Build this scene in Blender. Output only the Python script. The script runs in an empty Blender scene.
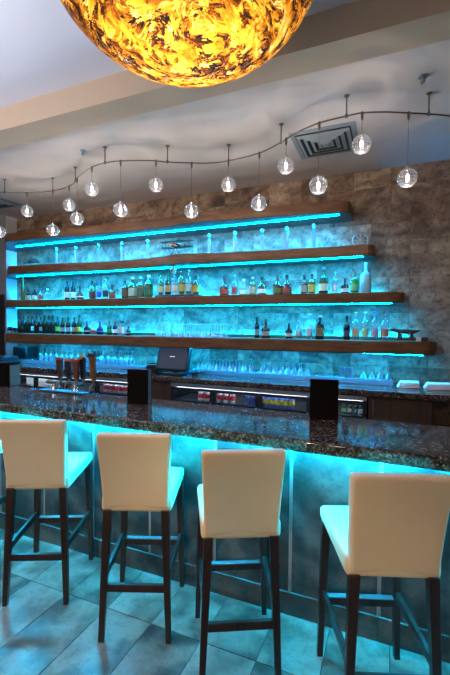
import bpy, bmesh, math, random
from mathutils import Vector, Matrix
random.seed(7)
PI = math.pi
S = bpy.context.scene
COL = S.collection

# ------------------------------------------------------------ camera model
F_, YAW, PIT, ROL, H = 391.64, math.radians(22.92), math.radians(1.538), math.radians(0.569), 1.66

def direction(x, z):
    c, s = math.cos(ROL), math.sin(ROL)
    x, z = c*x - s*z, s*x + c*z
    c, s = math.cos(PIT), math.sin(PIT)
    f, z = c + s*z, -s + c*z
    c, s = math.cos(YAW), math.sin(YAW)
    return Vector((x*c - f*s, x*s + f*c, z))

def at(px, py, X=None, Y=None, Z=None):
    """point of the world plane X=, Y= or Z= that a photograph pixel looks at"""
    v = direction((px-225)/F_, (337.5-py)/F_)
    if X is not None: t = X/v.x
    elif Y is not None: t = Y/v.y
    else: t = (Z-H)/v.z
    p = v*t
    p.z += H
    return p

# ------------------------------------------------------------ materials
def new_mat(name):
    m = bpy.data.materials.new(name)
    m.use_nodes = True
    nt = m.node_tree
    return m, nt, nt.nodes, nt.links

def plain(name, col, rough=.5, metal=0., spec=.5, emit=None, es=1., bump=None, coat=0, mottled=None, sheen=0):
    m, nt, N, L = new_mat(name)
    b = N['Principled BSDF']
    b.inputs['Base Color'].default_value = (*col, 1)
    b.inputs['Roughness'].default_value = rough
    b.inputs['Metallic'].default_value = metal
    b.inputs['Specular IOR Level'].default_value = spec
    b.inputs['Coat Weight'].default_value = coat
    b.inputs['Sheen Weight'].default_value = sheen
    if emit:
        b.inputs['Emission Color'].default_value = (*emit, 1)
        b.inputs['Emission Strength'].default_value = es
    tc = N.new('ShaderNodeTexCoord')
    if mottled:
        n = N.new('ShaderNodeTexNoise'); n.inputs['Scale'].default_value = mottled[0]; n.inputs['Detail'].default_value = 5
        L.new(tc.outputs['Object'], n.inputs['Vector'])
        r = N.new('ShaderNodeMix'); r.data_type = 'RGBA'
        r.inputs[6].default_value = (*col, 1); r.inputs[7].default_value = (*mottled[1], 1)
        L.new(n.outputs['Fac'], r.inputs[0]); L.new(r.outputs[2], b.inputs['Base Color'])
    if bump:
        n = N.new('ShaderNodeTexNoise'); n.inputs['Scale'].default_value = bump[0]; n.inputs['Detail'].default_value = 4
        L.new(tc.outputs['Object'], n.inputs['Vector'])
        bp = N.new('ShaderNodeBump'); bp.inputs['Strength'].default_value = bump[1]; bp.inputs['Distance'].default_value = .003
        L.new(n.outputs['Fac'], bp.inputs['Height']); L.new(bp.outputs[0], b.inputs['Normal'])
    return m

def glass(name, tint=(1, 1, 1), edge=.5, rough=.03, low=.04, glossy=(1, 1, 1), frost=0):
    m, nt, N, L = new_mat(name)
    N.remove(N['Principled BSDF'])
    out = N['Material Output']
    t = N.new('ShaderNodeBsdfTransparent'); t.inputs[0].default_value = (*tint, 1)
    g = N.new('ShaderNodeBsdfGlossy'); g.inputs['Roughness'].default_value = rough; g.inputs[0].default_value = (*glossy, 1)
    lw = N.new('ShaderNodeLayerWeight'); lw.inputs[0].default_value = .35
    mr = N.new('ShaderNodeMapRange'); mr.inputs[3].default_value = low; mr.inputs[4].default_value = edge
    L.new(lw.outputs['Facing'], mr.inputs[0])
    mx = N.new('ShaderNodeMixShader')
    L.new(mr.outputs[0], mx.inputs[0]); L.new(t.outputs[0], mx.inputs[1]); L.new(g.outputs[0], mx.inputs[2])
    if frost:
        d = N.new('ShaderNodeBsdfTranslucent'); d.inputs[0].default_value = (.9, .9, 1, 1)
        m2 = N.new('ShaderNodeMixShader'); m2.inputs[0].default_value = frost
        L.new(mx.outputs[0], m2.inputs[1]); L.new(d.outputs[0], m2.inputs[2]); mx = m2
    L.new(mx.outputs[0], out.inputs[0])
    return m

def emitter(name, col, s):
    m, nt, N, L = new_mat(name)
    N.remove(N['Principled BSDF'])
    e = N.new('ShaderNodeEmission'); e.inputs[0].default_value = (*col, 1); e.inputs[1].default_value = s
    L.new(e.outputs[0], N['Material Output'].inputs[0])
    return m

def ramp(N, stops):
    r = N.new('ShaderNodeValToRGB')
    el = r.color_ramp.elements
    while len(el) < len(stops): el.new(.5)
    for e, (p, c) in zip(el, stops):
        e.position = p; e.color = (*c, 1) if len(c) == 3 else c
    return r

def stone(name, stops, scale=2.2, rough=.45, vein=.6, stretch=(1, 1, 1), seeded=True, bump=.25, pit=.5):
    """veined travertine; the face attribute 'seed' gives every tile its own cut of the rock"""
    m, nt, N, L = new_mat(name)
    b = N['Principled BSDF']; b.inputs['Roughness'].default_value = rough
    tc = N.new('ShaderNodeTexCoord'); mp = N.new('ShaderNodeMapping'); mp.inputs['Scale'].default_value = stretch
    L.new(tc.outputs['Object'], mp.inputs[0])
    vec = mp.outputs[0]
    if seeded:
        a = N.new('ShaderNodeAttribute'); a.attribute_name = 'seed'
        sc = N.new('ShaderNodeVectorMath'); sc.operation = 'SCALE'; sc.inputs['Scale'].default_value = 37.
        L.new(a.outputs['Color'], sc.inputs[0])
        ad = N.new('ShaderNodeVectorMath'); ad.operation = 'ADD'
        L.new(vec, ad.inputs[0]); L.new(sc.outputs[0], ad.inputs[1]); vec = ad.outputs[0]
    n1 = N.new('ShaderNodeTexNoise'); n1.inputs['Scale'].default_value = scale; n1.inputs['Detail'].default_value = 9
    n1.inputs['Roughness'].default_value = .68; n1.inputs['Distortion'].default_value = 1.6
    L.new(vec, n1.inputs['Vector'])
    w = N.new('ShaderNodeTexWave'); w.inputs['Scale'].default_value = scale*.6; w.inputs['Distortion'].default_value = 17
    w.inputs['Detail'].default_value = 5; w.inputs['Detail Scale'].default_value = 1.3; w.bands_direction = 'Z'
    L.new(vec, w.inputs['Vector'])
    mx = N.new('ShaderNodeMix'); mx.data_type = 'FLOAT'; mx.inputs[0].default_value = vein*.6
    L.new(n1.outputs['Fac'], mx.inputs[2]); L.new(w.outputs['Fac'], mx.inputs[3])
    val = mx.outputs[0]
    if seeded:
        sx = N.new('ShaderNodeSeparateColor'); L.new(a.outputs['Color'], sx.inputs[0])
        mm = N.new('ShaderNodeMath'); mm.operation = 'MULTIPLY_ADD'; mm.inputs[1].default_value = .22; 
        L.new(sx.outputs[1], mm.inputs[0]); L.new(val, mm.inputs[2])
        m2 = N.new('ShaderNodeMath'); m2.operation = 'SUBTRACT'; m2.inputs[1].default_value = .11
        L.new(mm.outputs[0], m2.inputs[0]); val = m2.outputs[0]
    r = ramp(N, stops); L.new(val, r.inputs[0])
    n2 = N.new('ShaderNodeTexNoise'); n2.inputs['Scale'].default_value = scale*9; n2.inputs['Detail'].default_value = 6
    n2.inputs['Roughness'].default_value = .75
    L.new(vec, n2.inputs['Vector'])
    r2 = ramp(N, [(.40, (.22, .19, .17)), (.49, (1, 1, 1))])
    L.new(n2.outputs['Fac'], r2.inputs[0])
    mu = N.new('ShaderNodeMix'); mu.data_type = 'RGBA'; mu.blend_type = 'MULTIPLY'; mu.inputs[0].default_value = pit
    L.new(r.outputs[0], mu.inputs[6]); L.new(r2.outputs[0], mu.inputs[7])
    L.new(mu.outputs[2], b.inputs['Base Color'])
    bp = N.new('ShaderNodeBump'); bp.inputs['Strength'].default_value = bump; bp.inputs['Distance'].default_value = .01
    L.new(n2.outputs['Fac'], bp.inputs['Height']); L.new(bp.outputs[0], b.inputs['Normal'])
    return m

def wood(name, c0, c1, scale=3., rough=.4, axis=(.15, 1, 1)):
    m, nt, N, L = new_mat(name)
    b = N['Principled BSDF']; b.inputs['Roughness'].default_value = rough
    tc = N.new('ShaderNodeTexCoord'); mp = N.new('ShaderNodeMapping'); mp.inputs['Scale'].default_value = axis
    L.new(tc.outputs['Object'], mp.inputs[0])
    n = N.new('ShaderNodeTexNoise'); n.inputs['Scale'].default_value = scale*8; n.inputs['Detail'].default_value = 6; n.inputs['Distortion'].default_value = .6
    L.new(mp.outputs[0], n.inputs['Vector'])
    r = ramp(N, [(.3, c0), (.7, c1)]); L.new(n.outputs['Fac'], r.inputs[0])
    L.new(r.outputs[0], b.inputs['Base Color'])
    return m

M = {}
M['stone'] = stone('brown_travertine', [(.24, (.07, .043, .028)), (.38, (.18, .112, .073)), (.50, (.29, .188, .123)), (.60, (.40, .275, .185)), (.76, (.58, .43, .31))], 2.0, .5, vein=.22, pit=.6)
M['bar_stone'] = stone('grey_travertine', [(.3, (.02, .021, .02)), (.45, (.055, .057, .054)), (.55, (.085, .087, .08)), (.7, (.14, .142, .13))], 1.6, .45, vein=.35, pit=.35)
M['floor'] = stone('floor_travertine', [(.25, (.045, .032, .025)), (.40, (.12, .09, .07)), (.55, (.19, .15, .12)), (.75, (.28, .23, .19))], 2.2, .32, vein=.5, stretch=(1, 1, 1), bump=.12, pit=.3)
M['grout'] = plain('grout', (.025, .02, .018), .9, mottled=(40, (.04, .035, .03)))
M['bar_grout'] = plain('pale_grout', (.40, .42, .42), .8, mottled=(40, (.34, .36, .36)))
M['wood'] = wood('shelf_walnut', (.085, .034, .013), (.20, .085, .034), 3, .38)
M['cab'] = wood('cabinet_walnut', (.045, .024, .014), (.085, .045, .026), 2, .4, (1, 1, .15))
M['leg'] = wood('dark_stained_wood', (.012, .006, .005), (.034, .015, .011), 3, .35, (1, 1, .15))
M['leather'] = plain('cream_leather', (.74, .565, .37), .55, mottled=(9, (.68, .51, .325)), bump=(160, .35), spec=.35)
M['steel'] = plain('brushed_steel', (.42, .43, .46), .38, 1., mottled=(30, (.42, .43, .45)))
M['chrome'] = plain('chrome', (.75, .75, .77), .12, 1.)
M['bronze'] = plain('track_metal', (.22, .19, .17), .3, 1.)
M['black'] = plain('black_plastic', (.012, .012, .014), .35)
M['blackmatte'] = plain('black_leatherette', (.007, .005, .0045), .75, spec=.06, bump=(200, .4))
M['tan'] = plain('woven_tan', (.22, .15, .10), .7, bump=(300, 1.), mottled=(90, (.10, .07, .05)))
M['screen'] = plain('screen_glass', (.02, .024, .035), .55, spec=.15, emit=(.10, .14, .24), es=.28)
M['wallgrey'] = plain('grey_paint', (.30, .27, .26), .8, mottled=(1.5, (.27, .245, .235)))
M['doorpaint'] = plain('pale_door_paint', (.34, .32, .36), .6, mottled=(3, (.31, .29, .33)))
M['darkframe'] = plain('dark_door_frame', (.018, .014, .014), .45)
M['sidepaint'] = plain('pale_side_paint', (.60, .60, .62), .7, mottled=(4, (.55, .55, .57)))
M['ceil_hi'] = plain('white_ceiling_paint', (.82, .80, .90), .9, mottled=(.8, (.79, .77, .87)))
M['beam'] = plain('beige_beam_paint', (.58, .43, .31), .85, mottled=(1.2, (.55, .405, .29)))
M['ceil_lo'] = plain('grey_faux_plaster', (.50, .44, .41), .75, mottled=(1.6, (.62, .57, .56)))
M['vent'] = plain('vent_paint', (.24, .28, .31), .5)
M['ventdark'] = plain('vent_recess', (.05, .055, .06), .9)
M['white'] = plain('white_plastic', (.75, .75, .75), .4)
M['towel'] = plain('white_cloth', (.85, .87, .88), .9, bump=(120, .8))
M['clear'] = glass('clear_glass', (.97, .98, .98), .75, low=.05, frost=.05)
M['globe'] = glass('ribbed_clear_glass', (.90, .92, .96), .85, low=.10, rough=.05, frost=.012)
M['stem'] = glass('stemware_glass', (.80, .86, .9), .98, low=.15, rough=.10, frost=.28)
M['door_glass'] = glass('door_glass', (.85, .88, .9), .5, low=.02)
CY = (0.0, .33, .82)
M['led'] = emitter('cyan_led', CY, 175.)
M['led_under'] = emitter('cyan_led_soft', (.0, .335, .80), 270.)
M['led_bar'] = emitter('cyan_led_bar', (0, .37, .68), 720.)
M['bulb'] = emitter('warm_bulb', (1, .86, .78), 22.)
M['cooler_lamp'] = emitter('cooler_lamp', (.72, .86, 1), 42.)

# dark speckled granite
m, nt, N, L = new_mat('dark_granite')
b = N['Principled BSDF']; b.inputs['Roughness'].default_value = .06; b.inputs['Specular IOR Level'].default_value = .45
tc = N.new('ShaderNodeTexCoord')
v = N.new('ShaderNodeTexVoronoi'); v.inputs['Scale'].default_value = 95; L.new(tc.outputs['Object'], v.inputs['Vector'])
n = N.new('ShaderNodeTexNoise'); n.inputs['Scale'].default_value = 26; n.inputs['Detail'].default_value = 9; n.inputs['Roughness'].default_value = .75
L.new(tc.outputs['Object'], n.inputs['Vector'])
mx = N.new('ShaderNodeMix'); mx.data_type = 'RGBA'; mx.inputs[0].default_value = .42
L.new(n.outputs['Fac'], mx.inputs[6]); L.new(v.outputs['Color'], mx.inputs[7])
r = ramp(N, [(.34, (.008, .007, .008)), (.47, (.03, .02, .017)), (.56, (.095, .058, .044)), (.64, (.16, .105, .08)), (.74, (.30, .235, .20))])
L.new(mx.outputs[2], r.inputs[0]); L.new(r.outputs[0], b.inputs['Base Color'])
M['granite'] = m

# amber art glass of the big bowl lamp: shards of brown, amber, clear and slate glass
m, nt, N, L = new_mat('amber_art_glass')
tc = N.new('ShaderNodeTexCoord')
mp = N.new('ShaderNodeMapping'); mp.inputs['Scale'].default_value = (1, .8, 2.8); mp.inputs['Rotation'].default_value = (.3, .5, .2)
L.new(tc.outputs['Object'], mp.inputs[0])
n = N.new('ShaderNodeTexNoise'); n.inputs['Scale'].default_value = 7; n.inputs['Detail'].default_value = 10; n.inputs['Roughness'].default_value = .7; n.inputs['Distortion'].default_value = 2.4
L.new(mp.outputs[0], n.inputs['Vector'])
v = N.new('ShaderNodeTexVoronoi'); v.inputs['Scale'].default_value = 17; v.inputs['Randomness'].default_value = 1
dm = N.new('ShaderNodeVectorMath'); dm.operation = 'MULTIPLY_ADD'; dm.inputs[1].default_value = (.35, .35, .35)
L.new(n.outputs['Color'], dm.inputs[0]); L.new(mp.outputs[0], dm.inputs[2]); L.new(dm.outputs[0], v.inputs['Vector'])
sv = N.new('ShaderNodeSeparateColor'); L.new(v.outputs['Color'], sv.inputs[0])
mm = N.new('ShaderNodeMix'); mm.data_type = 'FLOAT'; mm.inputs[0].default_value = .3
L.new(n.outputs['Fac'], mm.inputs[2]); L.new(sv.outputs[0], mm.inputs[3])
r = ramp(N, [(.34, (.008, .008, .010)), (.43, (.04, .014, .006)), (.50, (.24, .075, .008)), (.57, (.60, .23, .015)), (.66, (.90, .46, .05)), (.77, (1, .86, .55))])
L.new(mm.outputs[0], r.inputs[0])
tl = N.new('ShaderNodeBsdfTranslucent'); L.new(r.outputs[0], tl.inputs[0])
df = N.new('ShaderNodeBsdfPrincipled'); df.inputs['Roughness'].default_value = .12
L.new(r.outputs[0], df.inputs['Base Color'])
ms = N.new('ShaderNodeMixShader'); ms.inputs[0].default_value = .22
L.new(tl.outputs[0], ms.inputs[1]); L.new(df.outputs[0], ms.inputs[2]); L.new(ms.outputs[0], N['Material Output'].inputs[0])
M['amber'] = m

def cmat(kind, col, cache={}):
    k = (kind, col)
    if k not in cache:
        if kind == 'glass': cache[k] = glass('bottle_glass', col, .6, low=.08, frost=.12)
        elif kind == 'dark': cache[k] = plain('dark_bottle_glass', col, .12)
        else: cache[k] = plain('printed_paper' if kind == 'label' else 'coloured_cap', col, .55)
    return cache[k]

# ------------------------------------------------------------ mesh helpers
class MB:
    def __init__(s): s.v = []; s.f = []
    def add(s, vs, fs):
        o = len(s.v); s.v += [tuple(p) for p in vs]; s.f += [tuple(i+o for i in f) for f in fs]; return s
    def box(s, x0, x1, y0, y1, z0, z1):
        return s.add([(x0, y0, z0), (x1, y0, z0), (x1, y1, z0), (x0, y1, z0), (x0, y0, z1), (x1, y0, z1), (x1, y1, z1), (x0, y1, z1)],
                     [(0, 3, 2, 1), (4, 5, 6, 7), (0, 1, 5, 4), (1, 2, 6, 5), (2, 3, 7, 6), (3, 0, 4, 7)])
    def taper(s, a, b, wa, wb):
        """square bar from a to b, half widths (x,y) wa and wb"""
        vs = []
        for p, w in ((a, wa), (b, wb)):
            vs += [(p[0]-w[0], p[1]-w[1], p[2]), (p[0]+w[0], p[1]-w[1], p[2]), (p[0]+w[0], p[1]+w[1], p[2]), (p[0]-w[0], p[1]+w[1], p[2])]
        return s.add(vs, [(0, 3, 2, 1), (4, 5, 6, 7), (0, 1, 5, 4), (1, 2, 6, 5), (2, 3, 7, 6), (3, 0, 4, 7)])
    def tube(s, pts, r, n=8, cap=True):
        pts = [Vector(p) for p in pts]; rs = r if isinstance(r, (list, tuple)) else [r]*len(pts)
        vs = []; up = None
        for i, p in enumerate(pts):
            d = (pts[min(i+1, len(pts)-1)] - pts[max(i-1, 0)]).normalized()
            if up is None:
                up = Vector((0, 0, 1)) if abs(d.z) < .9 else Vector((1, 0, 0))
            u = d.cross(up).normalized(); w = u.cross(d).normalized(); up = w
            for k in range(n):
                a = 2*PI*k/n; vs.append(p + (u*math.cos(a) + w*math.sin(a))*rs[i])
        fs = [(i*n+k, i*n+(k+1) % n, (i+1)*n+(k+1) % n, (i+1)*n+k) for i in range(len(pts)-1) for k in range(n)]
        if cap: fs += [tuple(range(n))[::-1], tuple((len(pts)-1)*n+k for k in range(n))]
        return s.add(vs, fs)
    def lathe(s, prof, n=16, c=(0, 0, 0), sq=0., sx=1., sy=1.):
        """prof = [(radius, z)]; sq > 0 squares the section"""
        vs = []
        for r_, z in prof:
            for k in range(n):
                a = 2*PI*(k+.5)/n; ca, sa = math.cos(a), math.sin(a)
                q = 1.
                if sq: q = (1-sq) + sq*min(1.35, 1/max(abs(ca), abs(sa)))
                vs.append((c[0]+r_*q*ca*sx, c[1]+r_*q*sa*sy, c[2]+z))
        fs = [(i*n+k, i*n+(k+1) % n, (i+1)*n+(k+1) % n, (i+1)*n+k) for i in range(len(prof)-1) for k in range(n)]
        if prof[0][0] > 1e-4: fs.append(tuple(range(n))[::-1])
        if prof[-1][0] > 1e-4: fs.append(tuple((len(prof)-1)*n+k for k in range(n)))
        return s.add(vs, fs)
    def extrude(s, poly, z0, z1):
        n = len(poly)
        return s.add([(x, y, z0) for x, y in poly] + [(x, y, z1) for x, y in poly],
                     [tuple(range(n))[::-1], tuple(range(n, 2*n))] + [(k, (k+1) % n, n+(k+1) % n, n+k) for k in range(n)])
    def build(s, name, mat, parent=None, smooth=False, bevel=0, origin=None, seg=2):
        me = bpy.data.meshes.new(name)
        if origin is not None:
            ox, oy, oz = origin; s.v = [(x-ox, y-oy, z-oz) for x, y, z in s.v]
        me.from_pydata(s.v, [], s.f)
        bm = bmesh.new(); bm.from_mesh(me); bmesh.ops.recalc_face_normals(bm, faces=bm.faces); bm.to_mesh(me); bm.free()
        me.materials.append(mat)
        if smooth: me.shade_smooth()
        o = bpy.data.objects.new(name, me); COL.objects.link(o)
        if origin is not None: o.location = origin
        if parent: o.parent = parent
        if bevel:
            md = o.modifiers.new('bevel', 'BEVEL'); md.width = bevel; md.segments = seg; md.limit_method = 'ANGLE'
            me.shade_smooth()
            try: me.set_sharp_from_angle(angle=math.radians(50))
            except Exception: pass
        elif smooth:
            try: me.set_sharp_from_angle(angle=math.radians(55))
            except Exception: pass
        return o

def tag(o, label=None, cat=None, group=None, kind=None):
    if label: o['label'] = label
    if cat: o['category'] = cat
    if group: o['group'] = group
    if kind: o['kind'] = kind
    return o

def empty(name, loc, rz=0.):
    o = bpy.data.objects.new(name, None); COL.objects.link(o); o.location = loc; o.rotation_euler = (0, 0, rz)
    o.empty_display_size = .05
    return o

def copy_tree(o, parent=None):
    kids = [c for c in bpy.data.objects if c.parent == o]
    c = o.copy(); COL.objects.link(c)
    if parent: c.parent = parent
    for k in kids: copy_tree(k, c)
    return c

def soft_box(sx, sy, sz, bev, cuts, fn, seg=3):
    bm = bmesh.new(); bmesh.ops.create_cube(bm, size=1)
    for v in bm.verts: v.co = Vector((v.co.x*sx, v.co.y*sy, v.co.z*sz))
    bmesh.ops.bevel(bm, geom=list(bm.edges), offset=bev, segments=seg, profile=.5, affect='EDGES')
    for ax, n in cuts:
        no = Vector((0, 0, 0)); no[ax] = 1; ext = (sx, sy, sz)[ax]
        for k in range(1, n):
            co = Vector((0, 0, 0)); co[ax] = -ext/2 + ext*k/n
            bmesh.ops.bisect_plane(bm, geom=bm.verts[:]+bm.edges[:]+bm.faces[:], plane_co=co, plane_no=no)
    for v in bm.verts: v.co = Vector(fn(v.co))
    m = MB(); bm.verts.index_update()
    m.add([v.co.copy() for v in bm.verts], [[v.index for v in f.verts] for f in bm.faces]); bm.free()
    return m

# ------------------------------------------------------------ the setting
WY = 4.85          # stone wall
ZC = 3.48          # lower ceiling
def tile_mesh(name, cells, to_box, mat, grout, backing, seed=1):
    rnd = random.Random(seed)
    m = MB(); cols = []
    for c in cells:
        b = to_box(c, rnd.random()); m.box(*b)
        col = (rnd.random(), rnd.random(), rnd.random(), 1); cols += [col]*6
    m.box(*backing); cols += [(0, 0, 0, 1)]*6
    me = bpy.data.meshes.new(name); me.from_pydata(m.v, [], m.f)
    me.materials.append(mat); me.materials.append(grout)
    at_ = me.color_attributes.new('seed', 'FLOAT_COLOR', 'CORNER')
    li = 0
    for i, p in enumerate(me.polygons):
        for _ in p.vertices: at_.data[li].color = cols[i]; li += 1
        if i >= len(me.polygons)-6: p.material_index = 1
    o = bpy.data.objects.new(name, me); COL.objects.link(o)
    return o

# travertine wall laid in mixed tile sizes
def versailles(nx, nz, seed):
    rnd = random.Random(seed); g = [[0]*nz for _ in range(nx)]; out = []
    for j in range(nz):
        for i in range(nx):
            if g[i][j]: continue
            ch = [(3, 2), (2, 2), (2, 3), (2, 1), (1, 2), (1, 1)]; w_ = [4, 4, 3, 2, 2, .6]
            while True:
                w, h = rnd.choices(ch, w_)[0]
                if i+w <= nx and all(not g[a][b2] for a in range(i, i+w) for b2 in range(j, min(nz, j+h))): break
            for a in range(i, i+w):
                for b2 in range(j, min(nz, j+h)): g[a][b2] = 1
            out.append((i, j, w, min(nz-j, h)))
    return out
XL, CELL = -5.96, .2047
cells = versailles(44, 17, 5)
o = tile_mesh('wall_back', cells, lambda c, r: (XL+c[0]*CELL+.0015, XL+(c[0]+c[2])*CELL-.0015, WY-.004*r, WY+.02, c[1]*CELL+.0015, (c[1]+c[3])*CELL-.0015),
              M['stone'], M['grout'], (XL, XL+44*CELL, WY+.003, WY+.12, 0, ZC))
tag(o, kind='structure')
# floor, one foot by two foot tiles running towards the bar
fc = [(i, j) for i in range(-27, 14) for j in range(-8, 6)]
o = tile_mesh('floor', fc, lambda c, r: (-.893+c[0]*.307+.0022, -.893+(c[0]+1)*.307-.0022, 1.82+c[1]*.61+.0022, 1.82+(c[1]+1)*.61-.0022, -.02, 0),
              M['floor'], M['grout'], (-9.2, 3.4, -3.1, 5.5, -.1, -.004), 3)
tag(o, kind='structure')

FY = 4.645         # painted wall left of the niche
w = MB(); w.box(-9.2, -7.05, FY, FY+.3, 0, ZC); w.box(-7.05, -6.05, FY, FY+.3, 2.17, ZC); w.box(-6.05, XL-.008, FY, FY+.3, 0, ZC)
tag(w.build('wall_left', M['wallgrey']), kind='structure')
tag(MB().box(XL-.008, XL, FY, WY+.02, 0, ZC).build('wall_niche_side', M['sidepaint']), kind='structure')
d = empty('door_1', (-6.55, FY, 0)); tag(d, kind='structure')
fr = MB(); fr.box(-.5, -.44, -.02, .1, 0, 2.17); fr.box(.44, .56, -.02, .1, 0, 2.17); fr.box(-.44, .44, -.02, .1, 2.07, 2.17)
fr.build('door_frame', M['darkframe'], d, bevel=.005)
MB().box(-.44, .44, .05, .09, 0, 2.07).build('door_leaf', M['doorpaint'], d)
hd = MB(); hd.tube([(.36, .05, 1.02), (.36, 0, 1.02), (.24, 0, 1.02)], .01); hd.build('door_handle', M['steel'], d, True)

tag(MB().box(-9.2, 3.4, 2.73, 5.2, ZC, ZC+.1).build('ceiling', M['ceil_lo']), kind='structure')
tag(MB().box(-9.2, 3.4, -3.1, 2.485, 3.60, 3.7).build('ceiling.001', M['ceil_hi']), kind='structure')
tag(MB().box(-9.2, 3.4, 2.485, 2.73, 3.40, 3.7).build('trim_1', M['beam']), kind='structure')

# ceiling fittings
def vent(cx, cy, w, label, rz=0):
    t = empty('ceiling_vent', (cx, cy, ZC), rz); tag(t, label, 'ceiling vent')
    MB().box(-w/2+.02, w/2-.02, -w/2+.02, w/2-.02, -.003, 0).build('backing', M['ventdark'], t)
    for k in range(5):
        o_ = w/2 - k*w*.095; i_ = o_-w*(.075 if k == 0 else .05); z = -.012 - (0 if k == 0 else .012)
        m = MB()
        vs = []
        for rr, zz in ((o_, z if k else -.006), (i_, z-.012 if k else -.012), (i_, z-.008 if k else -.008), (o_, z+.006 if k else 0)):
            vs += [(-rr, -rr, zz), (rr, -rr, zz), (rr, rr, zz), (-rr, rr, zz)]
        m.add(vs, [(a*4+q, a*4+(q+1) % 4, ((a+1) % 4)*4+(q+1) % 4, ((a+1) % 4)*4+q) for a in range(4) for q in range(4)])
        if k == 4: m.box(-i_*.8, i_*.8, -i_*.8, i_*.8, z-.012, z-.006)
        m.build('frame' if k == 0 else 'louvre', M['vent'], t)
    return t
vent(-.62, 3.95, .60, 'square grey ceiling vent above the right of the bar')
vent(-5.45, 4.02, .60, 'ceiling vent at the far left corner, cut by the photo edge')
def sprinkler(px, py, label):
    p = at(px, py, Z=ZC); t = empty('sprinkler_head', p); tag(t, label, 'sprinkler')
    MB().lathe([(.035, .001), (.035, -.006), (.015, -.012)], 14).build('escutcheon', M['steel'], t, True)
    m = MB(); m.lathe([(.008, -.01), (.008, -.03), (.004, -.035)], 10); m.lathe([(.018, -.045), (.018, -.048)], 12)
    m.tube([(-.012, 0, -.02), (-.014, 0, -.035), (0, 0, -.046)], .002, 6); m.tube([(.012, 0, -.02), (.014, 0, -.035), (0, 0, -.046)], .002, 6)
    m.build('deflector', M['steel'], t, True)
sprinkler(83, 151, 'small ceiling sprinkler above the left half of the bar')
sprinkler(423, 76, 'small ceiling sprinkler at the upper right, near the beam')

# ------------------------------------------------------------ curved shelves with LED strips
def spline(pts, x):
    for (x0, y0), (x1, y1) in zip(pts, pts[1:]):
        if x <= x1 or (x1, y1) == pts[-1]:
            t = min(1, max(0, (x-x0)/(x1-x0))); t = t*t*(3-2*t); return y0+(y1-y0)*t
def shelf(name_label, z0, z1, pts, group_n):
    xe = pts[-1][0]; xs = -5.42
    front = [(xs+(xe-xs)*k/60, spline(pts, xs+(xe-xs)*k/60)) for k in range(61)]
    # right end rounds back to the wall
    poly = [(XL, WY-.004), (XL, FY+.001)] + [(-5.50, front[0][1]+.05)] + front + [(xe+.05, front[-1][1]+.03), (xe+.07, front[-1][1]+.08), (xe+.07, WY-.004)]
    t = empty('wall_shelf', (XL, WY, z0)); tag(t, name_label, 'shelf', 'walnut wall shelves behind the bar')
    m = MB(); m.extrude([(x-XL, y-WY) for x, y in poly], .0045, z1-z0); m.build('board', M['wood'], t, bevel=.006)
    m = MB(); m.extrude([(x-XL, y-WY+.0) for x, y in poly], 0, .004); m.build('underside_shade', M['leg'], t)  # dark sheet added as painted shade below the board
    # strip under the front, and a strip lying along the wall on top
    u = MB(); ys = 4.41 if group_n == 4 else 4.50
    for k in range(10):
        a = -5.55; x0 = a+(xe-.05-a)*k/10; x1 = a+(xe-.05-a)*(k+1)/10-.004
        u.box(x0-XL, x1-XL, ys-WY, ys+.03-WY, -.003, -.0003)
    tag(u.build('light_strip', M['led_under'], t), 'pale cyan light strip under the shelf')
    if group_n == 1: return t
    u = MB()
    xq = xe-(.35 if group_n == 2 else .15)
    for k in range(12):
        x0 = XL+.06+(xq-XL-.06)*k/12; x1 = XL+.06+(xq-XL-.06)*(k+1)/12-.004
        u.box(x0-XL, x1-XL, 4.80-WY, 4.825-WY, z1-z0+.0005, z1-z0+.012)
    tag(u.build('light_strip', M['led'], t), 'cyan light strip along the wall')
    MB().box(.01, xe-XL, 4.775-WY, 4.787-WY, z1-z0+.0003, z1-z0+.036).build('light_shield', M['wood'], t)  # added lip, keeps the wall strip's light off the shelf above
    return t
Z2, Z3, Z4 = 2.56, 2.04, 1.53
shelf('topmost of the four curved walnut wall shelves, empty on top', 2.915, 3.04, [(-5.5, 4.20), (-4.6, 4.20), (-4.0, 4.28), (-3.3, 4.31), (-2.85, 4.31), (-2.2, 4.24), (-1.5, 4.31), (-.95, 4.36), (-.50, 4.42)], 1)
shelf('second walnut wall shelf from the top, holding the model biplanes', 2.44, Z2, [(-5.5, 4.26), (-4.6, 4.30), (-3.6, 4.42), (-3.0, 4.38), (-2.45, 4.26), (-1.9, 4.36), (-1.1, 4.42), (-.24, 4.47)], 2)
shelf('third walnut wall shelf from the top, a mixed row of spirit bottles on it', 1.93, Z3, [(-5.5, 4.22), (-4.6, 4.34), (-3.6, 4.40), (-2.6, 4.32), (-1.8, 4.30), (-1.1, 4.33), (.06, 4.45)], 3)
shelf('lowest walnut wall shelf, with the red wines at its left end', 1.395, Z4, [(-5.5, 4.20), (-4.5, 4.22), (-3.4, 4.24), (-2.4, 4.24), (-1.7, 4.25), (-1.0, 4.32), (.36, 4.40)], 4)

# ------------------------------------------------------------ back counter and what is beneath it
CT = 1.05
t = MB().box(0, 8.0, -.75, 0, 0, .062).build('back_countertop', M['granite'], bevel=.006); t.location = (-5.95, WY-.005, CT-.062)
tag(t, 'dark granite worktop against the stone wall under the shelves', 'countertop')
t = empty('counter_riser', (-5.9, 4.5, CT+.0005)); tag(t, 'low step on the back worktop carrying the rows of stemware', 'riser')
MB().box(0, 5.93, 0, .335, 0, .06).build('board', plain('blue_grey_laminate', (.14, .19, .23), .12, mottled=(6, (.12, .165, .20))), t, bevel=.004)

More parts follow.
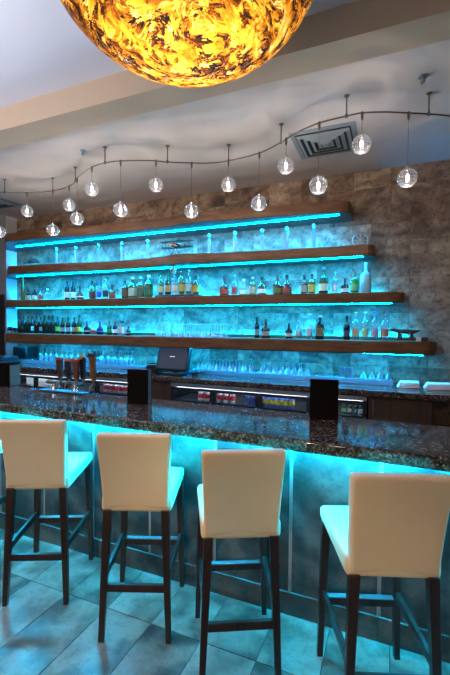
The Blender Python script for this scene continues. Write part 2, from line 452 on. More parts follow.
def cooler(x0, x1, label, fronts=None):
    t = empty('bottle_cooler', ((x0+x1)/2, 4.13, 0)); tag(t, label, 'cooler'); h = (x1-x0)/2-.003; zt = CT-.066
    m = MB(); m.box(-h, h, .50, .53, 0, zt); m.box(-h, -h+.03, 0, .50, 0, zt); m.box(h-.03, h, 0, .50, 0, zt)
    m.box(-h+.03, h-.03, 0, .50, 0, .1); m.box(-h+.03, h-.03, 0, .50, zt-.03, zt); m.build('body', M['black'], t)
    MB().box(-h+.031, h-.031, .03, .49, .765, .775).build('rack', M['steel'], t)
    MB().box(-h, h, -.022, -.002, zt-.045, zt-.004).build('trim_bar', M['steel'], t, bevel=.003)
    n = max(1, round((x1-x0)/.6)); dw = 2*h/n
    for k in range(n):
        a = -h+k*dw+.002; c = a+dw-.004
        fr = MB(); fr.box(a, c, -.02, -.001, .1, .14); fr.box(a, c, -.02, -.001, zt-.085, zt-.05)
        fr.box(a, a+.035, -.02, -.001, .14, zt-.085); fr.box(c-.035, c, -.02, -.001, .14, zt-.085)
        dr = fr.build('door', M['black'], t)
        MB().box(a+.035, c-.035, -.012, -.008, .14, zt-.085).build('pane', M['door_glass'], dr)
        MB().tube([(c-.018, -.045, .5), (c-.018, -.045, .78)], .006).build('handle', M['steel'], dr, True)
    MB().box(-h+.05, h-.05, .05, .065, zt-.041, zt-.0305).build('lamp_strip', M['cooler_lamp'], t)
    return t
cooler(-5.25, -3.02, 'long black glass-door cooler beneath the left end of the back worktop')
cooler(-2.45, -.76, 'black cooler with red and white cans, right of the walnut panel')
cooler(-.755, -.20, 'narrow black cooler behind the rightmost menu board')

def cabinet(x0, x1, label, nd=1):
    t = empty('base_cabinet', ((x0+x1)/2, 4.15, 0)); tag(t, label, 'cabinet'); h = (x1-x0)/2-.002; zt = CT-.066
    m = MB(); m.box(-h, h, .0, .66, .08, zt); m.box(-h+.01, h-.01, .05, .66, 0, .08); m.build('body', M['cab'], t, bevel=.003)
    dw = 2*h/nd
    for k in range(nd):
        dr = MB().box(-h+k*dw+.004, -h+(k+1)*dw-.004, -.022, -.001, .09, zt-.006).build('door', M['cab'], t, bevel=.003)
        hm = MB(); xx = -h+k*dw+.05; hm.tube([(xx, -.05, .80), (xx, -.05, .955)], .006); hm.tube([(xx, -.05, .82), (xx, -.021, .82)], .004); hm.tube([(xx, -.05, .935), (xx, -.021, .935)], .004)
        hm.build('handle', M['steel'], dr, True)
cabinet(-3.015, -2.455, 'walnut cabinet under the touch screen till')
cabinet(-.195, .38, 'walnut cabinet with a bar handle at the right end of the back counter')
cabinet(-5.95, -5.255, 'walnut cabinet in the far left corner under the back worktop')

# ------------------------------------------------------------ bottles
def lbl(m, r, z0, z1, sq, sx=1, sy=1, n=16):
    m.lathe([(r*1.03, z0), (r*1.03, z1)], n, sq=sq, sx=sx, sy=sy); return m
def bottle(loc, h, shape, glass_c, label_c, cap_c, label, liquid=None, group=None, rz=0, cat='bottle', name=None, shared=None):
    opaque = isinstance(glass_c, str)
    # (neck radius, body radius, shoulder start, neck start, neck end, squareness, depth scale) as fractions of h
    P = {'wine': (.045, .13, .58, .74, .98, 0, 1), 'tall': (.045, .125, .62, .76, .97, 0, 1), 'square': (.055, .165, .62, .73, .9, .9, .8),
         'squat': (.07, .235, .50, .66, .86, .25, .7), 'round': (.07, .30, .48, .66, .84, 0, .7), 'slim': (.035, .085, .55, .72, .97, 0, 1),
         'big': (.05, .17, .6, .72, .93, .5, .8), 'cube': (.12, .28, .72, .78, .86, 1, .8)}[shape]
    rn, rb, s0, s1, s2, sq, sy = P; rn *= h; rb *= h
    n = 16
    if shape == 'round': prof = [(rb*.5, 0), (rb*.85, .06*h), (rb, .24*h), (rb*.86, .42*h), (rb*.4, .56*h), (rn, .64*h), (rn, .84*h)]
    else: prof = [(rb*.9, 0), (rb, .02*h), (rb, s0*h), (rb*.8, (s0*.6+s1*.4)*h), (rn*1.15, s1*h), (rn, (s1+.03)*h), (rn, s2*h)]
    nm = name or {'wine': 'wine_bottle', 'slim': 'slim_bottle'}.get(shape, 'spirit_bottle')
    b = MB().lathe(prof, n, sq=sq, sy=sy).build(nm, cmat('dark' if opaque else 'glass', {'dark': (.008, .012, .008), 'black': (.006, .006, .008), 'olive': (.06, .065, .015), 'green': (.01, .05, .015), 'brown': (.07, .02, .01), 'frost': (.25, .6, .75), 'navy': (.01, .02, .12)}[glass_c] if opaque else glass_c), None, True)
    b.location = loc; b.rotation_euler.z = rz
    tag(b, label, cat, group)
    if liquid and not opaque:
        q = [(rb*.8, .012*h), (rb*.93, .03*h), (rb*.93, liquid[1]*h)] if shape != 'round' else [(rb*.45, .01*h), (rb*.8, .07*h), (rb*.93, .24*h), (rb*.8, .42*h)]
        MB().lathe(q, n, sq=sq, sy=sy).build('liquid', cmat('glass2' if 0 else 'label', liquid[0]) if 0 else liq(liquid[0]), b, True)
    if cap_c: MB().lathe([(rn*1.25, s2*h), (rn*1.25, 1.0*h)], 12).build('cap', cmat('cap', cap_c), b, True)
    if label_c: lbl(MB(), rb if shape != 'round' else rb*1.0, (.14 if shape != 'round' else .2)*h, (s0-(.2 if shape in ('tall', 'big', 'wine') else .14) if shape != 'round' else .28)*h, sq, 1, sy).build('paper_label', cmat('label', label_c), b, True)
    return b
def liq(c, cache={}):
    if c not in cache:
        m, nt, N, L = new_mat('spirit_liquid'); N.remove(N['Principled BSDF'])
        t = N.new('ShaderNodeBsdfTransparent'); t.inputs[0].default_value = (*c, 1)
        d = N.new('ShaderNodeBsdfTranslucent'); d.inputs[0].default_value = (*c, 1)
        e = N.new('ShaderNodeBsdfPrincipled'); e.inputs['Base Color'].default_value = (*c, 1); e.inputs['Roughness'].default_value = .15
        m1 = N.new('ShaderNodeMixShader'); m1.inputs[0].default_value = .5; L.new(d.outputs[0], m1.inputs[1]); L.new(e.outputs[0], m1.inputs[2])
        m2 = N.new('ShaderNodeMixShader'); m2.inputs[0].default_value = .6; L.new(t.outputs[0], m2.inputs[1]); L.new(m1.outputs[0], m2.inputs[2])
        L.new(m2.outputs[0], N['Material Output'].inputs[0]); cache[c] = m
    return cache[c]
def on_shelf(px, ytop, zs, Y=4.58):
    """foot on a shelf below pixel column px; height up to ytop"""
    p = at(px, ytop, Y=Y); return (p.x, Y, zs), p.z-zs
GR, AM, CL, RD = (.35, .55, .25), (.75, .42, .12), (.90, .95, .97), (.55, .10, .04)
CREAM, WHT, BLK, REDL, BLU, GOLD, TANL, DRED = (.75, .65, .42), (.8, .8, .8), (.015, .015, .015), (.6, .05, .03), (.03, .06, .5), (.65, .42, .08), (.55, .38, .2), (.2, .02, .03)
SP = 'spirits on the third shelf'
rows3 = [
 (23, 277, 'slim', 'olive', None, (.2, .2, .1), 'very tall slim olive bottle at the left end of the third shelf', None),
 (28.3, 289, 'square', 'black', TANL, DRED, 'small black bottle with round tan label, next to the tall olive bottle', None),
 (34.6, 289, 'square', 'black', CREAM, DRED, 'small black bottle with cream label, second after the tall olive bottle', None),
 (40.8, 288.5, 'square', CL, REDL, (.1, .1, .4), 'small clear bottle with a pinkish label beside the small black pair', None),
 (47.5, 288.5, 'squat', CL, None, WHT, 'small clear bottle without label beside the small black pair', None),
 (67, 281, 'tall', 'black', WHT, BLK, 'left of two matching tall black bottles, third shelf', None),
 (73, 281, 'tall', 'black', WHT, BLU, 'right of two matching tall black bottles, third shelf', None),
 (80, 286, 'round', 'brown', WHT, BLK, 'round dark brown bottle beside the two matching tall black ones', None),
 (92.3, 281, 'big', GR, DRED, BLK, 'green bottle with dark red label, left of the clear bottle with blue label', (GR, .6)),
 (99, 281, 'tall', CL, BLU, BLU, 'clear bottle with blue label and cap, third shelf left part', None),
 (105.4, 279, 'tall', CL, BLK, WHT, 'clear bottle with black label and white cap, third shelf left part', None),
 (112.3, 285, 'squat', AM, REDL, BLK, 'squat amber bottle with red label, just left of the four square whiskies', (AM, .4)),
 (125, 280.7, 'square', (.5, .25, .1), (.18, .07, .02), BLK, 'first of the four square whisky bottles, brown cap-to-foot', (RD, .62)),
 (132.5, 277, 'square', (.7, .5, .3), TANL, (.7, .6, .3), 'second of the four square whisky bottles, with a gold neck', (AM, .5)),
 (140.7, 276.7, 'square', (.6, .5, .3), (.10, .10, .04), (.3, .45, .5), 'third of the four square whisky bottles, dark slanted label', (AM, .6)),
 (148.7, 275, 'square', (.3, .5, .25), (.05, .12, .05), WHT, 'last of the four square whisky bottles, greenish with white cap', (GR, .6)),
]
tray = empty('bottle_tray', (at(178, 290, Y=4.5).x, 4.5, Z3)); tag(tray, 'long red-brown wooden tray under six bottles on the third shelf', 'tray')
MB().box(-.29, .29, -.08, .14, 0.0005, .035).build('tray_board', plain('red_brown_wood', (.22, .06, .035), .5, mottled=(12, (.15, .04, .02))), tray, bevel=.004)
MB().box(-.30, .30, -.09, -.081, 0.0005, .02).build('lip', M['black'], tray)
rows3t = [
 (161, 274, 'tall', (.45, .7, .4), CREAM, BLK, 'leftmost of the six bottles on the tray, green with cream label', (GR, .5)),
 (168, 272, 'tall', 'green', TANL, BLK, 'dark green bottle on the tray, second from its left end', None),
 (174.6, 272, 'tall', CL, WHT, (.5, .3, .3), 'clear bottle with white label on the tray, third from its left', None),
 (181.6, 270, 'tall', (.7, .6, .3), GOLD, BLK, 'bottle with gold label and black top on the tray', (AM, .55)),
 (188.8, 270, 'tall', CL, (.6, .75, .6), WHT, 'clear bottle with pale green label and white cap on the tray', ((.3, .6, .3), .3)),
 (195.8, 276, 'square', AM, GOLD, DRED, 'short square amber bottle at the right end of the tray', (AM, .6)),
]
rows3b = [
 (224.4, 276.5, 'squat', (.6, .35, .25), REDL, DRED, 'wide orange-red decanter just right of the wooden tray', (RD, .4)),
 (234.6, 275, 'tall', CL, REDL, WHT, 'slim clear bottle with red label next to the orange-red decanter', None),
 (243.5, 279, 'squat', CL, (.7, .8, .6), WHT, 'low clear bottle, shortest between tray and green-brown square bottle', ((.35, .6, .3), .35)),
 (252.7, 277, 'square', (.8, .6, .4), TANL, (.6, .5, .3), 'small amber bottle with tan label, left of the green-brown square bottle', (AM, .5)),
 (262, 277, 'squat', (.4, .45, .2), WHT, BLK, 'green-brown square bottle with white strip label and black stopper', ((.2, .2, .03), .5)),
 (277.6, 275, 'squat', (.4, .4, .15), (.16, .16, .03), (.1, .1, .1), 'large square olive-amber bottle, left of the brown-red one', ((.3, .22, .03), .55)),
 (287, 275, 'squat', (.5, .2, .1), (.30, .05, .02), BLK, 'large square brown-red bottle, third shelf', (RD, .55)),
 (304.4, 275, 'square', 'brown', (.35, .25, .2), BLK, 'dark square whiskey bottle left of the golden one', None),
 (312, 274, 'square', AM, GOLD, BLK, 'golden square bottle between the dark whiskey and the big cream-label bottle', (AM, .55)),
 (323.7, 267.7, 'big', 'green', CREAM, (.2, .2, .2), 'big dark green bottle with a cream label, third shelf right part', None),
 (335.4, 272, 'tall', CL, (.75, .5, .5), WHT, 'clear bottle with pink label left of the squat black bottle', None),
 (345, 278, 'squat', 'black', WHT, BLK, 'squat black bottle with white diamond label near right end of third shelf', None),
 (355, 270.7, 'big', (.3, .75, .4), (.15, .5, .25), (.6, .1, .1), 'bright green gin bottle near the right end of the third shelf', ((.2, .7, .3), .6)),
 (366, 262.7, 'big', 'frost', None, (.3, .7, .9), 'tall frosted cyan bottle, last on the third shelf', None),
]
for r_ in rows3+rows3b:
    loc, h = on_shelf(r_[0], r_[1], Z3+.0005); bottle(loc, h, r_[2], r_[3], r_[4], r_[5], r_[6], r_[7], SP)
for r_ in rows3t:
    loc, h = on_shelf(r_[0], r_[1], Z3+.0355, 4.53); bottle(loc, h, r_[2], r_[3], r_[4], r_[5], r_[6], r_[7], 'six bottles on the wooden tray')

# red wines, left end of the lowest shelf
wl = 'dark wine bottle in the packed row at the left end of the lowest shelf'
first = None
for i, px in enumerate([20, 24.2, 28.3, 32.5, 36.6, 40.6, 44.7, 48.8, 53, 57.2]):
    Y = 4.52 if i % 2 == 0 else 4.62
    loc, h = on_shelf(px, 315.5+(i % 3)*.5, Z4+.0005, Y)
    if first is None: first = bottle(loc, h, 'wine', 'dark', None, DRED, wl, None, 'dark wines packed at the shelf end')
    elif i in (3, 5, 9):
        bottle(loc, h, 'wine', 'dark', {3: (.5, .5, .5), 5: (.45, .3, .3), 9: (.4, .6, .05)}[i], {3: (.1, .5, .4), 5: BLK, 9: (.1, .3, .2)}[i],
               {3: 'dark wine bottle with a grey-white label, fourth in the packed row', 5: 'dark wine bottle with a reddish label in the packed row', 9: 'dark wine bottle with a yellow-green label ending the packed row'}[i], None, 'labelled wines')
    else:
        c = copy_tree(first); c.location = loc; c.scale = (1, 1, h/ (first['h0'] if 'h0' in first else h))
rows4 = [
 (62.6, 317, 'wine', 'dark', (.25, .25, .25), (.1, .5, .45), 'first dark wine bottle after the packed row, teal top', None),
 (68.2, 317, 'wine', 'dark', (.25, .25, .25), BLK, 'dark wine bottle with black top, between teal top and white top', None),
 (74, 316.5, 'wine', 'dark', (.35, .3, .3), WHT, 'dark wine bottle with white top on the lowest shelf', None),
 (79.2, 315, 'wine', 'green', (.45, .55, .1), BLK, 'green wine bottle with yellow-green label on the lowest shelf', None),
 (87, 320.7, 'round', 'black', (.5, .6, .6), BLU, 'round dark bottle with grey label right of the wines', None),
 (93.2, 322, 'squat', CL, REDL, (.5, .3, .3), 'small clear bottle with red label between two round ones', None),
 (100, 321, 'round', 'navy', (.1, .15, .5), BLU, 'round dark blue bottle on the lowest shelf', None),
 (109.3, 320.7, 'big', 'green', (.05, .25, .08), BLK, 'dark green bottle left of the black one on the lowest shelf', None),
 (115.2, 321, 'big', 'black', WHT, (.4, .1, .05), 'black bottle with small white label next to the pale cube bottle', None),
 (122, 321, 'cube', (.85, .9, .92), (.6, .62, .62), BLK, 'pale cubic bottle with a wide black top', ((.7, .75, .8), .5)),
 (128.5, 325, 'round', 'black', (.6, .6, .55), (.6, .1, .05), 'round black bottle with silver band, left of the inverted glasses', None),
 (257, 317, 'tall', 'black', (.3, .25, .25), BLK, 'tall black bottle in the middle of the lowest shelf', None),
 (266, 319, 'squat', 'brown', (.35, .3, .25), DRED, 'wide brown flask bottle right of the tall black bottle', None),
 (289, 323, 'squat', 'black', (.55, .58, .6), BLK, 'squat black bottle with big white lettered label, lowest shelf', None),
 (298.8, 320, 'big', CL, (.45, .55, .65), (.5, .3, .4), 'clear bottle with bluish label right of the squat black bottle', None),
 (309.7, 314, 'tall', CL, (.65, .6, .55), WHT, 'tall clear bottle with pale emblem label, lowest shelf', None),
 (320.2, 315, 'square', 'black', (.2, .17, .08), (.35, .3, .2), 'square dark bottle right of the tall clear one with emblem', None),
 (347, 315.7, 'wine', 'black', (.10, .03, .05), BLK, 'black wine-shaped bottle left of the four coloured-cap bottles', None),
 (356, 312, 'tall', CL, (.6, .35, .2), (.65, .6, .1), 'clear bottle with yellow cap, first of the four coloured-cap bottles', None),
 (365.5, 312, 'tall', CL, (.45, .6, .3), WHT, 'clear bottle with white cap among the four coloured-cap bottles', None),
 (375, 312, 'tall', CL, (.45, .35, .5), (.05, .05, .75), 'clear bottle with bright blue cap at the right of the lowest shelf', None),
 (385, 312, 'tall', CL, (.6, .25, .2), (.25, .02, .05), 'clear bottle with dark red cap, last bottle on the lowest shelf', None),
]
for r_ in rows4:
    loc, h = on_shelf(r_[0], r_[1], Z4+.0005, 4.55); bottle(loc, h, r_[2], r_[3], r_[4], r_[5], r_[6], r_[7], 'bottles on the lowest shelf')

# slim clear bottles with blue foot on the second shelf
sl = [(56.7, 246, 'leftmost slim clear bottle with blue foot, second shelf'), (75.7, 244, 'second slim clear bottle from the left on the second shelf'),
      (98.3, 241.5, 'third slim clear bottle from the left on the second shelf'), (122, 238, 'fourth slim clear bottle from the left on the second shelf'),
      (147.7, 235.5, 'slim clear bottle just left of the large model biplane'), (209.3, 228.5, 'slim clear bottle just right of the large model biplane'),
      (235, 227.5, 'second slim clear bottle right of the large model biplane'), (262.3, 225, 'third slim clear bottle right of the large model biplane'),
      (287, 223.5, 'fourth slim clear bottle right of the large model biplane'), (314, 221.5, 'slim clear bottle nearest the two spoked wheels')]
proto = None
for px, yt, lb in sl:
    loc, h = on_shelf(px, yt, Z2+.0005, 4.55)
    if proto is None:
        b = MB().lathe([(.026, .012), (.024, .03), (.018, .10), (.026, .17), (.024, .20), (.012, .225), (.011, .235)], 14).build('slim_bottle', M['stem'], None, True)
        MB().lathe([(.032, 0), (.033, .01), (.026, .02)], 14).build('foot', plain('blue_glass_foot', (.02, .05, .6), .15), b, True)
        MB().lathe([(.014, .225), (.016, .235)], 12).build('collar', cmat('cap', (.02, .05, .35)), b, True)
        MB().lathe([(.006, .235), (.022, .25), (.026, .268), (.018, .286), (.0, .292)], 14).build('stopper', M['stem'], b, True)
        proto = b
    else: b = copy_tree(proto)
    b.location = loc; tag(b, lb, 'bottle', 'slim clear bottles on the second shelf')

# ------------------------------------------------------------ stemware
def inv_martini(name, h=.165, r=.052):
    """martini glass standing on its rim: foot on top"""
    prof = [(r, 0), (r*.96, .004), (.005, .075), (.004, .08), (.004, h-.008), (.012, h-.005), (.031, h-.002), (.031, h)]
    b = MB().lathe(prof, 14).build(name, M['stem'], None, True); b.location = (0, 0, 0); return b
def rowof(proto, px0, px1, n, ys, z, Y0, dy, rows, label, group, cat='glass', jitter=.002):
    out = []
    for r_ in range(rows):
        Y = Y0+r_*dy
        a = at(px0, ys, Y=Y0).x; c = at(px1, ys, Y=Y0).x
        for k in range(n):
            o = proto.copy(); COL.objects.link(o)
            o.location = (a+(c-a)*k/(max(1, n-1))+random.uniform(-jitter, jitter), Y, z); o.rotation_euler.z = random.random()*6
            tag(o, label, cat, group); out.append(o)
    return out
pm = inv_martini('martini_glass', .165, .034)
R1 = CT+.061
rowof(pm, 157, 220, 12, 330, Z4+.0006, 4.44, .11, 3, 'upturned martini glass in the block at the middle of the lowest shelf', 'upturned martini glasses on the lowest shelf')
p4 = inv_martini('martini_glass', .165, .040)
rowof(p4, 363.5, 388.6, 4, 370, R1, 4.6, .1, 1, 'upturned martini glass in the row of four beside the folded white cloths', 'four upturned martini glasses')
# upright wine glass, shown upturned too on the riser
def inv_wine(name, h=.19, r=.032):
    prof = [(r*.86, 0), (r, .03), (r*.98, .06), (r*.5, .095), (.005, .105), (.004, .11), (.004, h-.008), (.014, h-.004), (.030, h-.001), (.030, h)]
    return MB().lathe(prof, 14).build(name, M['stem'], None, True)
pw = inv_wine('wine_glass')
rowof(pw, 41, 62, 5, 360, R1, 4.55, .1, 2, 'upturned wine glass beside the black box at the left end of the step', 'wine glasses beside the black box')
rowof(pw, 67, 128, 11, 360, R1, 4.55, .1, 2, 'upturned wine glass in the long rows behind the beer taps', 'wine glasses behind the taps')
pc = inv_martini('coupe_glass', .13, .035)
rowof(pc, 198, 250, 9, 370, R1, 4.55, .1, 2, 'upturned short-stemmed glass in the rows just right of the touch screen', 'glasses right of the till')
rowof(pc, 262, 306, 8, 370, R1, 4.55, .1, 2, 'upturned short-stemmed glass in the rows left of the rightmost menu board', 'glasses above the yellow cans')
tb = MB().lathe([(.03, 0), (.036, .11), (.034, .11), (.028, .006)], 14).build('tumbler', M['stem'], None, True)
for k, (px, lb) in enumerate([(342.5, 'left clear tumbler beside the four upturned martini glasses'), (350.5, 'right clear tumbler beside the four upturned martini glasses')]):
    o = tb.copy(); COL.objects.link(o); o.location = (at(px, 372, Y=4.6).x, 4.6, R1); tag(o, lb, 'glass', 'two tumblers')
for p_ in (p4, pm, pw, pc, tb): bpy.data.objects.remove(p_)

# ------------------------------------------------------------ ornaments on the shelves
def biplane(cx, cy, cz, sc, label, rz=0):
    t = empty('model_biplane', (cx, cy, cz), rz); tag(t, label, 'model aeroplane', 'model biplanes')
    D = plain('dark_tin', (.012, .015, .02), .5); K = plain('copper', (.5, .2, .1), .3, 1.)
    def B(x0, x1, y0, y1, z0, z1, n, m, bev=.002): return MB().box(x0*sc, x1*sc, y0*sc, y1*sc, z0*sc, z1*sc).build(n, m, t, bevel=bev)
    B(-.23, .23, -.035, .055, .160, .168, 'upper_wing', D); B(-.21, .23, -.035, .055, .082, .090, 'lower_wing', D)
    m = MB(); m.tube([(0, -.08*sc, .105*sc), (0, -.06*sc, .105*sc), (0, .06*sc, .108*sc), (0, .24*sc, .125*sc)], [.02*sc, .032*sc, .030*sc, .008*sc], 12); m.build('fuselage', D, t, True)
    m = MB(); m.box(-.002*sc, .002*sc, .2*sc, .25*sc, .12*sc, .165*sc); m.box(-.06*sc, .06*sc, .2*sc, .245*sc, .122*sc, .126*sc); m.build('tail', D, t)
    m = MB()
    for k in range(9):
        a = 2*PI*k/9; m.tube([(0, -.07*sc, .105*sc), (.034*sc*math.cos(a), -.07*sc, .105*sc+.034*sc*math.sin(a))], .007*sc, 6)
    m.build('engine', plain('engine_metal', (.3, .2, .15), .35, 1), t)
    m = MB(); m.add([(-.075*sc, -.092*sc, .125*sc), (-.06*sc, -.092*sc, .138*sc), (.0, -.096*sc, .112*sc), (.075*sc, -.092*sc, .088*sc), (.062*sc, -.092*sc, .076*sc), (0, -.096*sc, .098*sc),
                     (-.075*sc, -.088*sc, .125*sc), (-.06*sc, -.088*sc, .138*sc), (.0, -.09*sc, .112*sc), (.075*sc, -.088*sc, .088*sc), (.062*sc, -.088*sc, .076*sc), (0, -.09*sc, .098*sc)],
                    [(0, 1, 2, 5), (2, 3, 4, 5), (6, 11, 8, 7), (8, 11, 10, 9), (0, 6, 7, 1), (1, 7, 8, 2), (2, 8, 9, 3), (3, 9, 10, 4), (4, 10, 11, 5), (5, 11, 6, 0)]); m.build('propeller', K, t)
    for x in (-.19, -.1, .1, .19):
        MB().tube([(x*sc, -.02*sc, .09*sc), (x*sc, -.02*sc, .16*sc)], .003*sc, 6).build('strut', D, t); MB().tube([(x*sc, .04*sc, .09*sc), (x*sc, .04*sc, .16*sc)], .003*sc, 6).build('strut', D, t)
    for s in (-1, 1):
        m = MB(); m.tube([(s*.02*sc, -.02*sc, .10*sc), (s*.055*sc, -.03*sc, .03*sc)], .004*sc, 6); m.tube([(s*.02*sc, -.02*sc, .10*sc), (s*.016*sc, -.02*sc, .15*sc)], .005*sc, 6); m.build('gear_strut', D, t)
        m = MB(); m.tube([(s*.048*sc, -.03*sc, .026*sc), (s*.064*sc, -.03*sc, .026*sc)], .025*sc, 14); m.build('wheel', M['black'], t, True)
    for c in list(bpy.data.objects):
        if c.parent == t and not c.name.startswith(('wheel', 'gear')): c.location.z += .05*sc
    return t
p = at(176, 250, Y=4.5); biplane(p.x, 4.50, Z2+.0005, 1.0, 'large tin model biplane with a copper propeller, middle of the second shelf')
p = at(28.5, 262, Y=4.5); biplane(p.x, 4.52, Z2+.0005, .62, 'small black model biplane at the far left end of the second shelf')
def spoked_wheel(px, py, r, label):
    p = at(px, py, Y=4.70); t = empty('spoked_wheel', (p.x, 4.70, Z2+r+.0005), .35); tag(t, label, 'ornament', 'spoked wheels')
    K = plain('wheel_iron', (.55, .50, .47), .35, .3)
    n = 28; pts = [(r*.9*math.cos(2*PI*k/n), 0, r*.9*math.sin(2*PI*k/n)) for k in range(n+1)]
    MB().tube(pts, r*.1, 8, False).build('rim', K, t, True)
    MB().tube([(0, -.02, 0), (0, .02, 0)], r*.2, 12).build('hub', K, t, True)
    for k in range(8):
        a = PI*k/4; MB().tube([(0, 0, 0), (r*.86*math.cos(a), 0, r*.86*math.sin(a))], r*.06, 6).build('spoke', K, t)
spoked_wheel(343.7, 238, .058, 'smaller spoked wheel ornament, left one on the second shelf end')
spoked_wheel(360.5, 234, .095, 'larger spoked wheel ornament at the right end of the second shelf')
p = at(174.5, 267, Y=4.45)
t = empty('dome_fitting', (p.x, 4.42, 2.44)); tag(t, 'small white round fitting hanging under the second shelf below the biplane', 'camera')
MB().lathe([(.02, 0), (.02, -.02)], 12).build('mount', M['white'], t, True)
MB().lathe([(0, -.015)]+[(.04*math.sin(PI*k/10), -.055+.04*math.cos(PI*k/10)) for k in range(1, 10)]+[(0, -.095)], 16).build('dome', M['white'], t, True)
tag(MB().tube([(0, -.036, -.062), (0, -.042, -.064)], .012, 12).build('lens', M['black'], t, True), 'black lens')
# metal animal figurine and small cards at the right end of the lowest shelf
p = at(405, 338, Y=4.55); K = plain('scrap_metal', (.22, .13, .09), .35, .9, mottled=(60, (.05, .05, .05)))
t = empty('metal_figurine', (p.x, 4.52, Z4+.0005)); tag(t, 'small scrap metal animal figurine right of the four coloured-cap bottles', 'ornament')
m = MB(); m.tube([(-.15, 0, .118), (-.12, 0, .125), (-.06, 0, .105), (.04, 0, .10), (.09, 0, .098), (.14, 0, .115)], [.008, .020, .020, .026, .018, .005], 10); m.build('body', K, t, True)
for x, y, x2 in ((-.06, -.02, -.085), (-.06, .02, -.04), (.05, -.02, .03), (.05, .02, .075)):
    MB().tube([(x, y, .10), ((x+x2)/2+.014, y*1.3, .055), (x2, y*1.5, .006)], [.014, .010, .009], 8).build('leg', K, t, True)
m = MB(); m.tube([(-.11, -.008, .11), (-.125, -.03, .14), (-.10, -.045, .155)], .004, 6); m.tube([(-.11, .008, .11), (-.125, .03, .14), (-.10, .045, .155)], .004, 6); m.build('horns', K, t, True)
p = at(418.5, 341, Y=4.5)
t = MB().box(-.022, .022, -.002, .015, 0, .045).build('small_card', M['white'], bevel=.001); t.location = (p.x, 4.5, Z4+.0005); tag(t, 'small white card standing right of the metal figurine', 'card')
t = MB().box(-.028, .028, -.012, .012, 0, .045).build('small_box', M['black'], bevel=.002); t.location = (p.x+.058, 4.505, Z4+.0005); tag(t, 'small black box at the right end of the lowest shelf', 'box')
# dark toy at the left end
p = at(12.5, 332, Y=4.5); t = empty('toy_figurine', (p.x, 4.5, Z4+.0005)); tag(t, 'black toy cart figurine left of the packed wine bottles', 'ornament')
m = MB(); m.box(-.09, .09, -.03, .03, .035, .07); m.box(-.08, -.02, -.025, .025, .07, .095); m.box(.03, .08, -.02, .02, .07, .088); m.build('body', M['black'], t, bevel=.006)
for x in (-.06, .055):
    for y in (-.035, .035): MB().tube([(x, y-.006, .022), (x, y+.006, .022)], .022, 14).build('wheel', M['steel'], t, True)
# little dish with two red balls
p = at(215.5, 336, Y=4.42); t = empty('garnish_dish', (p.x, 4.32, Z4+.0005)); tag(t, 'tiny glass dish with two red cherries at the shelf front, beside upturned martini glasses', 'dish')
MB().lathe([(.018, 0), (.004, .006), (.004, .012), (.035, .022), (.037, .024)], 14).build('dish', M['stem'], t, True)
for x, c in ((-.025, (.6, .03, .03)), (.022, (.3, .01, .02))):
    m = MB().lathe([(0, .022)]+[(.015*math.sin(PI*k/8), .038-.015*math.cos(PI*k/8)) for k in range(1, 8)]+[(0, .053)], 12, c=(x, 0, 0)); m.build('cherry', plain('cherry', c, .25), t, True)

# ------------------------------------------------------------ things on the back counter
p0 = at(158, 378, Z=CT)
t = empty('touch_screen_till', (-2.54, 4.33, CT+.0005), 0.02); tag(t, 'black touch screen till on the back worktop', 'till')
m = MB(); m.box(-.15, .15, -.09, .10, 0, .02); m.build('base', M['black'], t, bevel=.008)
m = MB(); m.tube([(0, .06, .01), (0, .07, .08), (0, .05, .17)], [.05, .035, .03], 12); m.build('stand', M['black'], t, True)
sc = empty('screen', (0, .0, .20)); sc.parent = t; sc.rotation_euler = (-.28, 0, 0)
bpy.data.objects.remove(sc)
def tilt(v, a=-.28, o=(0, .01, .20)):
    x, y, z = v; c, s = math.cos(a), math.sin(a); return (x+o[0], y*c-z*s+o[1], y*s+z*c+o[2])
m = soft_box(.45, .08, .33, .014, [], lambda c: tilt(c)); hs = m.build('screen_housing', M['black'], t, True)
m = MB().box(-.195, .195, -.043, -.0405, -.135, .135); m.v = [tilt(v) for v in m.v]; m.build('display', M['screen'], hs)
m = MB().box(-.035, .035, -.0455, -.0435, .012, .022); m.v = [tilt(v) for v in m.v]; m.build('logo_mark', plain('pale_text', (.6, .65, .7), .5, emit=(.5, .6, .7), es=.8), hs)
t = empty('receipt_printer', (-2.86, 4.42, CT+.0005)); tag(t, 'black receipt printer left of the touch screen till', 'printer')
MB().box(-.08, .08, -.12, .06, 0, .115).build('body', M['black'], t, bevel=.01); MB().box(-.06, .06, -.09, 0, .1155, .125).build('paper_cover', M['blackmatte'], t, bevel=.004)
t = empty('card_reader', (-2.17, 4.30, CT+.0005), -.4); tag(t, 'small card reader lying tilted right of the touch screen till', 'card reader')
m = MB().box(-.085, .085, -.04, .04, 0, .025); m.v = [(x, y, z+max(0, x+.085)*.25) for x, y, z in m.v]; m.build('body', M['black'], t, bevel=.006)
MB().tube([(-.06, .04, .012), (-.1, .09, .05), (-.13, .13, .1), (-.10, .14, .19), (-.04, .12, .24)], .004, 6).build('cable', M['black'], t, True)
t = empty('speaker_box', (-5.38, 4.62, R1)); tag(t, 'black box at the left end of the step, next to upturned wine glasses', 'box')
MB().box(-.28, .02, -.10, .14, 0, .20).build('housing', M['black'], t, bevel=.01); MB().box(-.26, 0, -.104, -.1005, .02, .18).build('grille', M['blackmatte'], t)
t = MB().box(0, .48, 0, .3, 0, .12).build('storage_box', M['black'], bevel=.01); t.location = (-5.93, 4.15, CT+.0005); tag(t, 'low dark box in the far left corner of the back worktop', 'box')
